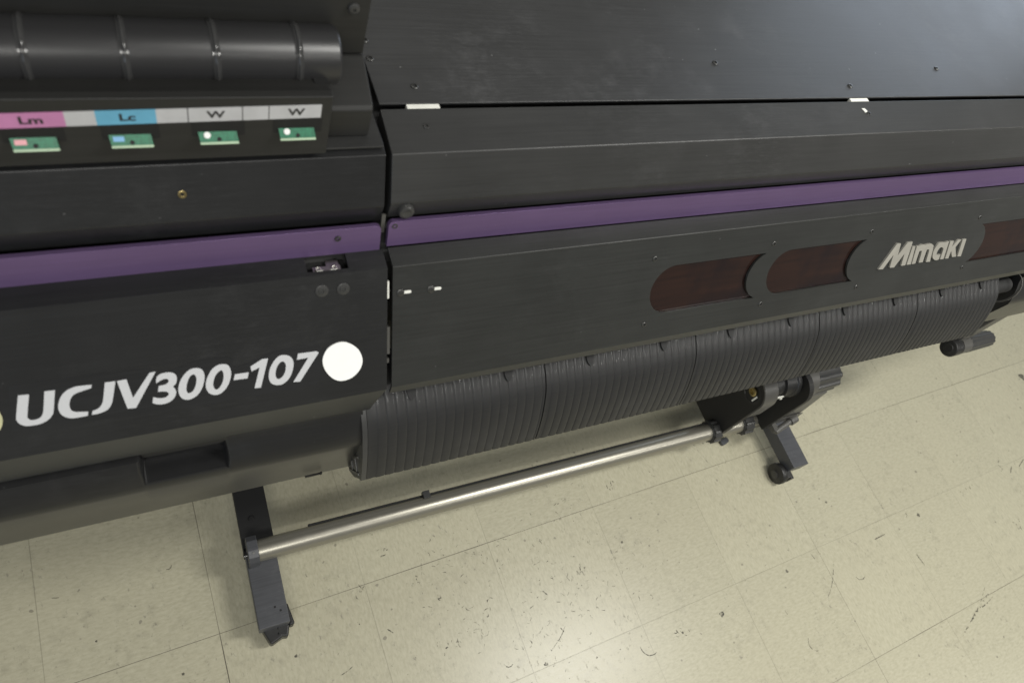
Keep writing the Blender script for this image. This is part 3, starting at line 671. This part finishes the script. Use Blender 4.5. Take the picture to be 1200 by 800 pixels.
# ------------------------------------------------------------------ ink rack
IX0, IXR = -.62, .1555
mb = MB()
mb.prism([(.471, 1.1455), (.471, 1.2165), (.478, 1.2172), (.4925, 1.2120), (.545, 1.2050), (.545, 1.1455)], IX0, IXR)
INK = obj('ink_rack', mb, M['ink'], PR, bevel=.0012)
mb = MB(); mb.prism([(.4925, 1.1445), (.4925, 1.1775), (.4955, 1.1810), (.5420, 1.1990), (.60, 1.1990), (.60, 1.1445)], .1560, .2020)
obj('rack_end_block', mb, M['ink'], INK, bevel=.0015)
mb = MB(); mb.box(.1440, .1560, .4900, .5060, 1.199, 1.2128); obj('rack_notch', mb, M['matte'], INK)
mb = MB(); mb.box(IX0, .2015, .5430, .60, 1.2005, 1.42); BP = obj('back_plate', mb, M['ink'], INK, bevel=.001)
mb = MB(); mb.lathe((.1865, .5430, 1.2500), (0, -1, 0), [(0, .0055), (.002, .0053), (.0032, .0035), (.0032, .0018), (.0018, .0015), (.0018, 0)], 20)
obj('screw', mb, M['dgrey'], BP, smooth=True)
CY, CZ, CR = .5225, 1.2165, .0255
mb = MB(); mb.lathe((IX0, CY, CZ), (1, 0, 0), [(0, 0), (0, CR), (.1695-IX0-.003, CR), (.1695-IX0-.001, CR*.96), (.1695-IX0, CR*.90), (.1690-IX0, CR*.55), (.1685-IX0, 0)], 64)
BC = obj('bottle_cover', mb, M['bottle'], INK, smooth=True)
mb = MB(); mb.ring((.1325, CY, CZ), (1, 0, 0), CR+.0002, .0016)
mb.lathe((.1325, CY, CZ), (1, 0, 0), [(-.003, CR-.001), (-.003, CR+.0006), (.003, CR+.0006), (.003, CR-.001)], 48)
r0 = obj('ridge', mb, M['ring'], BC, smooth=True)
for i in range(1, 9): copy_at(r0, (-.0668*i, 0, 0), BC)
# label strip above the chips
def ft(x, z, y=.471): return lambda a, b, h: (x+a, y-h, z+b)
LBL = None
def label_piece(x0, x1, m):
    mb = MB(); zl = lambda x: 1.1930+(x-.146)*.020
    mb.plate([[(x0, zl(x0)), (x1, zl(x1)), (x1, zl(x1)+.0150), (x0, zl(x0)+.0150)]], lambda a, b, h: (a, .471-h, b), .0001, .0006)
    return mb
mb = MB(); zl = lambda x: 1.1930+(x-.146)*.020
for i, (a, b, mi) in enumerate(((.1020, .1460, 0), (.0805, .1012, 0), (.0380, .0797, 0), (.0140, .0372, 0), (-.0290, .0140, 2), (-.0500, -.0290, 0), (-.0950, -.0500, 1), (-.118, -.095, 0), (-.163, -.118, 2), (-.186, -.163, 0), (-.23, -.186, 1))):
    q = label_piece(a, b, None); mb.cur = mi; mb.add(q.v, q.f)
LB = obj('colour_label', mb, [M['lwhite'], M['pink'], M['cyan']], INK)
def words(txt, x, z, size, sx=1.25):
    cu = bpy.data.curves.new('print', 'FONT'); cu.body = txt; cu.size = size; cu.align_x = 'CENTER'; cu.align_y = 'CENTER'; cu.offset = size*.03
    t = bpy.data.objects.new('print', cu); COL.objects.link(t)
    dg = bpy.context.evaluated_depsgraph_get(); me = bpy.data.meshes.new_from_object(t.evaluated_get(dg))
    mb = MB(); mb.add([(x+v.co.x*sx, .4702, z+v.co.y) for v in me.vertices], [tuple(p.vertices) for p in me.polygons])
    bpy.data.objects.remove(t); bpy.data.curves.remove(cu); bpy.data.meshes.remove(me)
    return obj('printed_letter', mb, M['text'], LB, label='printed letters '+txt)
for txt, x in (('W', .1245), ('W', .0590), ('Lc', -.0070), ('Lm', -.0725)): words(txt, x, zl(x)+.0073, .0105)
# chip boards in dark recesses
def chip(x, z, dot):
    mb = MB(); mb.plate([[(x-.0045, 1.1915+(x-.1)*.02), (x+.038, 1.1915+(x-.1)*.02), (x+.038, z+.004), (x-.0045, z+.004)]], lambda a, b, h: (a, .471-h, b), -.002, .0002)
    obj('chip_recess', mb, M['matte'], INK)
    mb = MB(); d = Vector((0, -.62, -.78)); u2 = Vector((0, -.78, .62)); L = .0098
    f = lambda a, b, h: tuple(Vector((x+a, .4715, z+.0100))+d*b+u2*h)
    mb.plate([[(0, 0), (.031, 0), (.0320, L), (.0012, L)]], f, -.0016, 0)
    mb.cur = 1; mb.plate([[(.0012, L+.0001), (.0320, L+.0001), (.0322, L+.0020), (.0012, L+.0020)]], f, -.0018, .0002)
    mb.cur = 2; mb.plate([arc(.0072, .0040, .0027, 0, 340, 16)] if dot == 'chipw' else [[(.0030, .0025), (.0110, .0025), (.0112, .0065), (.0030, .0065)]], f, .0001, .0007)
    mb.cur = 3; mb.plate([arc(.0165, .0075, .0018, 0, 340, 12)], f, .0001, .0005)
    obj('chip_board', mb, [M['pcb'], M['pcbe'], M[dot], M['matte']], INK)
for x, z, d in ((.1100, 1.1715, 'chipw'), (.0440, 1.1698, 'chipw'), (-.0230, 1.1690, 'chipb'), (-.0905, 1.1685, 'chipp'), (-.158, 1.167, 'chipb')): chip(x, z, d)

# ------------------------------------------------------------------ stand
def foot(x0, x1, yf):
    mb = MB(); mb.box(x0, x1, yf, .86, .046, .090)
    f = obj('stand_foot', mb, M['foot'], PR, bevel=.0018)
    return f
F1 = foot(.0620, .1215, .2090)
mb = MB(); mb.box(.0610, .1225, .3750, .80, .0905, .0950); mb.box(.0605, .0615, .36, .80, .050, .0950)
BRK = obj('foot_dark_rear', mb, M['matte'], F1, bevel=.001)  # black layer over the rear stretch of the foot's top
mb = MB(); mb.lathe((.0870, .4300, .0950), (0, 0, 1), [(0, .006), (.003, .006), (.004, .005), (.004, 0)], 6); obj('bolt', mb, M['plastic'], BRK); mb = MB(); mb.lathe((.093, .545, .095), (0, 0, 1), [(0, .006), (.003, .006), (.004, .005), (.004, 0)], 6)
obj('bolt', mb, M['plastic'], BRK)
mb = MB()
for x, y in ((.0985, .2440), (.1080, .2345)): mb.lathe((x, y, .0898), (0, 0, 1), [(0, .0022), (.0006, .0022), (.0006, 0)], 14)
obj('screw_hole', mb, M['matte'], F1)
def caster(parent, cx, cy, r, w, body):
    mb = MB()
    mb.lathe((cx-w/2, cy, r), (1, 0, 0), [(0, 0), (0, r*.55), (.001, r*.6), (.0015, r*.82), (.003, r*.97), (.006, r), (w-.006, r), (w-.003, r*.97), (w-.0015, r*.82), (w-.001, r*.6), (w, r*.5), (w, 0)], 32)
    return obj('caster_wheel', mb, M['plastic'], parent, smooth=True)
def pad(parent, x, y, rz, sx=.019, sy=.024):
    mb = MB(); rot = Matrix.Rotation(rz, 3, 'Z')
    mb.box(x-sx, x+sx, y-sy, y+sy, .012, .052, rot); mb.box(x-sx*.8, x+sx*.8, y-sy*.8, y+sy*.8, 0.001, .012, rot)
    return obj('leveller', mb, M['plastic'], parent, bevel=.004)
pad(F1, .0865, .2035, .35, .0135, .020); pad(F1, .1090, .2080, -.30, .0125, .019)
mb = MB(); mb.box(.118, .129, .205, .25, .02, .060, Matrix.Rotation(.15, 3, 'Z')); obj('caster_fork', mb, M['plastic'], F1, bevel=.004)
# rail clamp on the left foot
mb = MB(); mb.prism([(.3300, .0905), (.3300, .128), (.338, .142), (.352, .1485), (.372, .1485), (.384, .138), (.386, .0905)], .0655, .0860)
CL = obj('rail_clamp', mb, M['foot'], F1, bevel=.0015)
mb = MB(); mb.lathe((.0757, .347, .1482), (0, -.3, .95), [(0, .0022), (.0008, .0022), (.0008, 0)], 14); obj('bolt', mb, M['screw'], CL); mb = MB(); mb.tube((.0575, .352, .118), (.0655, .352, .118), .0045)
obj('bolt', mb, M['screw'], CL)
# legs (behind)
for f, x in ((F1, .092), (None, 1.53)):
    mb = MB(); mb.box(x-.028, x+.028, .60, .70, .095, .72); obj('leg_column', mb, M['foot'], PR, bevel=.002)
mb = MB(); mb.box(.12, 1.50, .63, .67, .20, .26); obj('cross_beam', mb, M['foot'], PR, bevel=.002)
F2 = foot(1.5020, 1.5590, .2020)
caster(F2, 1.4920, .2090, .0310, .022, True)
mb = MB(); mb.lathe((1.4800, .2090, .031), (-1, 0, 0), [(0, .012), (.0022, .012), (.003, .009), (.003, 0)], 20); obj('wheel_cap', mb, M['dgrey'], F2, smooth=True)
mb = MB(); mb.box(1.5040, 1.5170, .186, .214, .020, .050); mb.box(1.519, 1.530, .181, .206, .012, .043); mb.tube((1.500, .209, .031), (1.522, .209, .031), .008); obj('caster_fork', mb, M['dgrey'], F2, bevel=.002)
mb = MB(); mb.lathe((1.5150, .3250, .0900), (0, 0, 1), [(0, .0055), (.003, .0055), (.0042, .004), (.0042, 0)], 18); obj('bolt', mb, M['zinc'], F2, smooth=True)

# ------------------------------------------------------------------ take-up rail and motor
RY, RZ, RR = .3555, .120, .0222
mb = MB(); mb.tube((.086, RY, RZ), (1.50, RY, RZ), RR, seg=64)
RAIL = obj('take_up_rail', mb, M['steel'], PR, smooth=True)
mb = MB(); mb.tube((.190, .3785, .1265), (1.27, .3785, .1265), .0026, seg=16); obj('guide_rod', mb, M['matte'], RAIL, smooth=True)
mb = MB(); mb.box(.442, .458, .369, .386, .124, .1395); obj('rod_clip', mb, M['dgrey'], RAIL, bevel=.001)
def collar(x0, x1):
    mb = MB(); mb.tube((x0, RY, RZ), (x1, RY, RZ), RR+.0085, seg=72, prof=lambda t: 1+.045*(1 if math.sin(12*t) > 0 else -1))
    mb.tube((x0-.003, RY, RZ), (x0+.001, RY, RZ), RR+.004, seg=40)
    return obj('collar', mb, M['dgrey'], RAIL)
collar(1.2560, 1.2800); collar(1.3660, 1.3960)
def dface(y0, z0, y1, z1, r):
    """side view of the motor case: straight front edge, round top, long bottom"""
    p = [(y1, z0), (y0, z0), (y0, z1-r)]
    for i in range(1, 12):
        t = math.radians(180-90*i/11*1.15); p.append((y0+r+r*math.cos(t), z1-r+r*math.sin(t)))
    p.append((y1, z1-.03)); return p
mb = MB(); mb.prism(dface(.338, .103, .470, .365, .05), 1.2760, 1.2950)
MOT = obj('take_up_motor', mb, M['mesh'], PR, bevel=.002, label='black take-up motor case with round front')
mb = MB()
pr = dface(.334, .262, .470, .369, .053); pi_ = dface(.3385, .262, .470, .3640, .0485)
band = pr[1:-1]+[p for p in reversed(pi_[1:-1])]
mb.prism(band, 1.2740, 1.3180); obj('case_rim', mb, M['grey'], MOT, bevel=.001)
mb = MB(); mb.lathe((1.2775, .3790, .318), (-1, 0, 0), [(0, .031), (.002, .031), (.0025, .026), (.001, .025), (.001, 0)], 36); obj('hub_ring', mb, M['plastic'], MOT, smooth=True)
mb = MB(); mb.lathe((1.2740, .3780, .326), (-1, 0, 0), [(0, .0125), (.004, .0125), (.0055, .010), (.0055, .0065), (.002, .0055), (.002, 0)], 24); obj('connector', mb, M['brass'], MOT, smooth=True)
mb = MB(); mb.box(1.2735, 1.2755, .3595, .3635, .305, .327); obj('marker', mb, M['white'], MOT)
MY, MZ = .390, .318
mb = MB()
mb.lathe((1.295, MY, MZ), (1, 0, 0), [(0, 0), (0, .043), (.045, .043), (.047, .036), (.064, .036), (.066, .042), (.100, .042), (.102, .045), (.112, .045), (.114, .040), (.140, .040), (.140, 0)], 48)
obj('motor_drum', mb, M['plastic'], MOT, smooth=True)
mb = MB(); mb.box(1.322, 1.350, MY-.0455, MY-.0425, .327, .334, Matrix.Rotation(.10, 3, 'Y')); obj('warning_label', mb, M['white'], MOT)
mb = MB(); mb.box(1.352, 1.358, MY-.0455, MY-.0420, .312, .316); obj('warning_label', mb, M['white'], MOT)
mb = MB(); mb.prism(dface(.320, .136, .470, .368, .05), 1.4150, 1.4300); obj('rear_case', mb, M['mesh'], MOT, bevel=.001)
mb = MB(); mb.prism(band, 1.4310, 1.4620); obj('case_rim', mb, M['grey'], MOT, bevel=.001)
mb = MB(); mb.prism([(.325, .140), (.336, .300), (.47, .300), (.47, .140)], 1.4320, 1.5300); obj('base_plate', mb, M['grey'], MOT, bevel=.002)  # base and trim: paler grey stands in for the floor's reflection
mb = MB(); mb.box(1.4300, 1.5320, .3235, .3255, .160, .186, Matrix.Rotation(-.06, 3, 'X')); obj('trim_strip', mb, M['grey'], MOT)
mb = MB()
mb.tube((1.4640, MY-.004, MZ-.002), (1.5500, MY-.004, MZ-.002), .0475, .046, seg=120, prof=lambda t: 1+.05*math.tanh(2*math.sin(10*t)))
mb.tube((1.5500, MY-.004, MZ-.002), (1.5550, MY-.004, MZ-.002), .038, .036, seg=40)
obj('core_flange', mb, M['dgrey'], MOT, bevel=.001)
mb = MB(); mb.tube((1.435, .300, .157), (1.495, .316, .170), .0085, seg=20); mb.tube((1.490, .3145, .169), (1.512, .3195, .1735), .0125, seg=20); mb.box(1.43, 1.445, .30, .36, .150, .166); LV = obj('release_lever', mb, M['grey'], MOT, bevel=.0015, smooth=True)

# --- second core flange below the right end of the platen
ax = Vector((1.0, .015, -.055)).normalized(); c0 = Vector((1.815, .330, .466))
mb = MB(); mb.lathe(c0, ax, [(0, 0), (0, .012), (.001, .013), (.002, .0225), (.004, .0245), (.030, .0245), (.032, .0215), (.036, .0215)], 40)
CF = obj('core_holder', mb, M['plastic'], PR, smooth=True)
mb = MB(); mb.tube(c0+ax*.036, c0+ax*.075, .0235, seg=40); obj('holder_band', mb, M['grey'], CF, smooth=True)
mb = MB(); mb.tube(c0+ax*.075, c0+ax*.185, .0235, .0215, seg=96, prof=lambda t: 1+.035*math.tanh(2*math.sin(12*t))); mb.tube(c0+ax*.185, c0+ax*.190, .019, .016, seg=40)
obj('fluted_grip', mb, M['dgrey'], CF)
mb = MB(); mb.box(1.838, 1.882, .335, .352, .475, .61); mb.box(1.845, 1.875, .345, .40, .56, .70); mb.box(1.800, 1.836, .348, .362, .470, .60); obj('holder_bracket', mb, M['grey'], CF, bevel=.002)

# ------------------------------------------------------------------ light: ceiling fluorescents and soft room light
def lamp(name, loc, sx, sy, power, col, tilt=(0, 0, 0)):
    l = bpy.data.lights.new(name, 'AREA'); l.shape = 'RECTANGLE'; l.size = sx; l.size_y = sy; l.energy = power; l.color = col
    o = bpy.data.objects.new(name, l); COL.objects.link(o); o.location = loc; o.rotation_euler = tilt; return o
WARM = (1., .985, .935)
lamp('ceiling_lamp', (1.80, -.18, 2.75), 1.0, .30, 50, WARM)
for _i in range(6): lamp('ceiling_downlight', (1.9+.7*_i, -1.75, 2.75), .11, .11, 9.5, WARM)
lamp('ceiling_lamp', (.35, -1.5, 2.75), .22, .12, 9, WARM)
lamp('ceiling_lamp', (-.45, -1.45, 2.75), 1.2, .60, 36, WARM)
lamp('ceiling_lamp', (-.30, 1.2, 2.75), 1.2, .30, 8, WARM)
lamp('window_light', (4.2, 2.6, 1.9), 1.6, 1.4, 26, (.72, .84, 1.), (math.radians(90), 0, math.radians(125)))

lamp('window_light', (-3.2, -2.6, 1.7), 1.6, 1.3, 30, (.70, .82, 1.), (math.radians(90), 0, math.radians(-50)))

w = bpy.data.worlds.new('World'); SC.world = w; w.use_nodes = True
bg = w.node_tree.nodes['Background']; bg.inputs['Color'].default_value = (1., .98, .92, 1); bg.inputs['Strength'].default_value = .20

# ------------------------------------------------------------------ camera
R = [[0.8943672336600483, -0.32645880431253244, 0.3058298553803044], [-0.15200291700240004, -0.8647791144225717, -0.47859397873212683], [0.42071648954835555, 0.3815517426807192, -0.823052794829614]]
cam = bpy.data.cameras.new('camera'); cam.sensor_width = 36; cam.sensor_fit = 'HORIZONTAL'; cam.lens = 25.188; cam.clip_start = .02; cam.clip_end = 60
cam.dof.use_dof = True; cam.dof.focus_distance = 1.25; cam.dof.aperture_fstop = 6.0
co = bpy.data.objects.new('camera', cam); COL.objects.link(co)
X, Y, Z = Vector(R[0]), -Vector(R[1]), -Vector(R[2])
mw = Matrix(((X.x, Y.x, Z.x, 0), (X.y, Y.y, Z.y, 0), (X.z, Y.z, Z.z, 1.674), (0, 0, 0, 1)))
co.matrix_world = mw
SC.camera = co
SC.view_settings.view_transform = 'Standard'; SC.view_settings.look = 'None'; SC.view_settings.exposure = -.05; SC.view_settings.gamma = 1.
SC.view_settings.use_curve_mapping = False
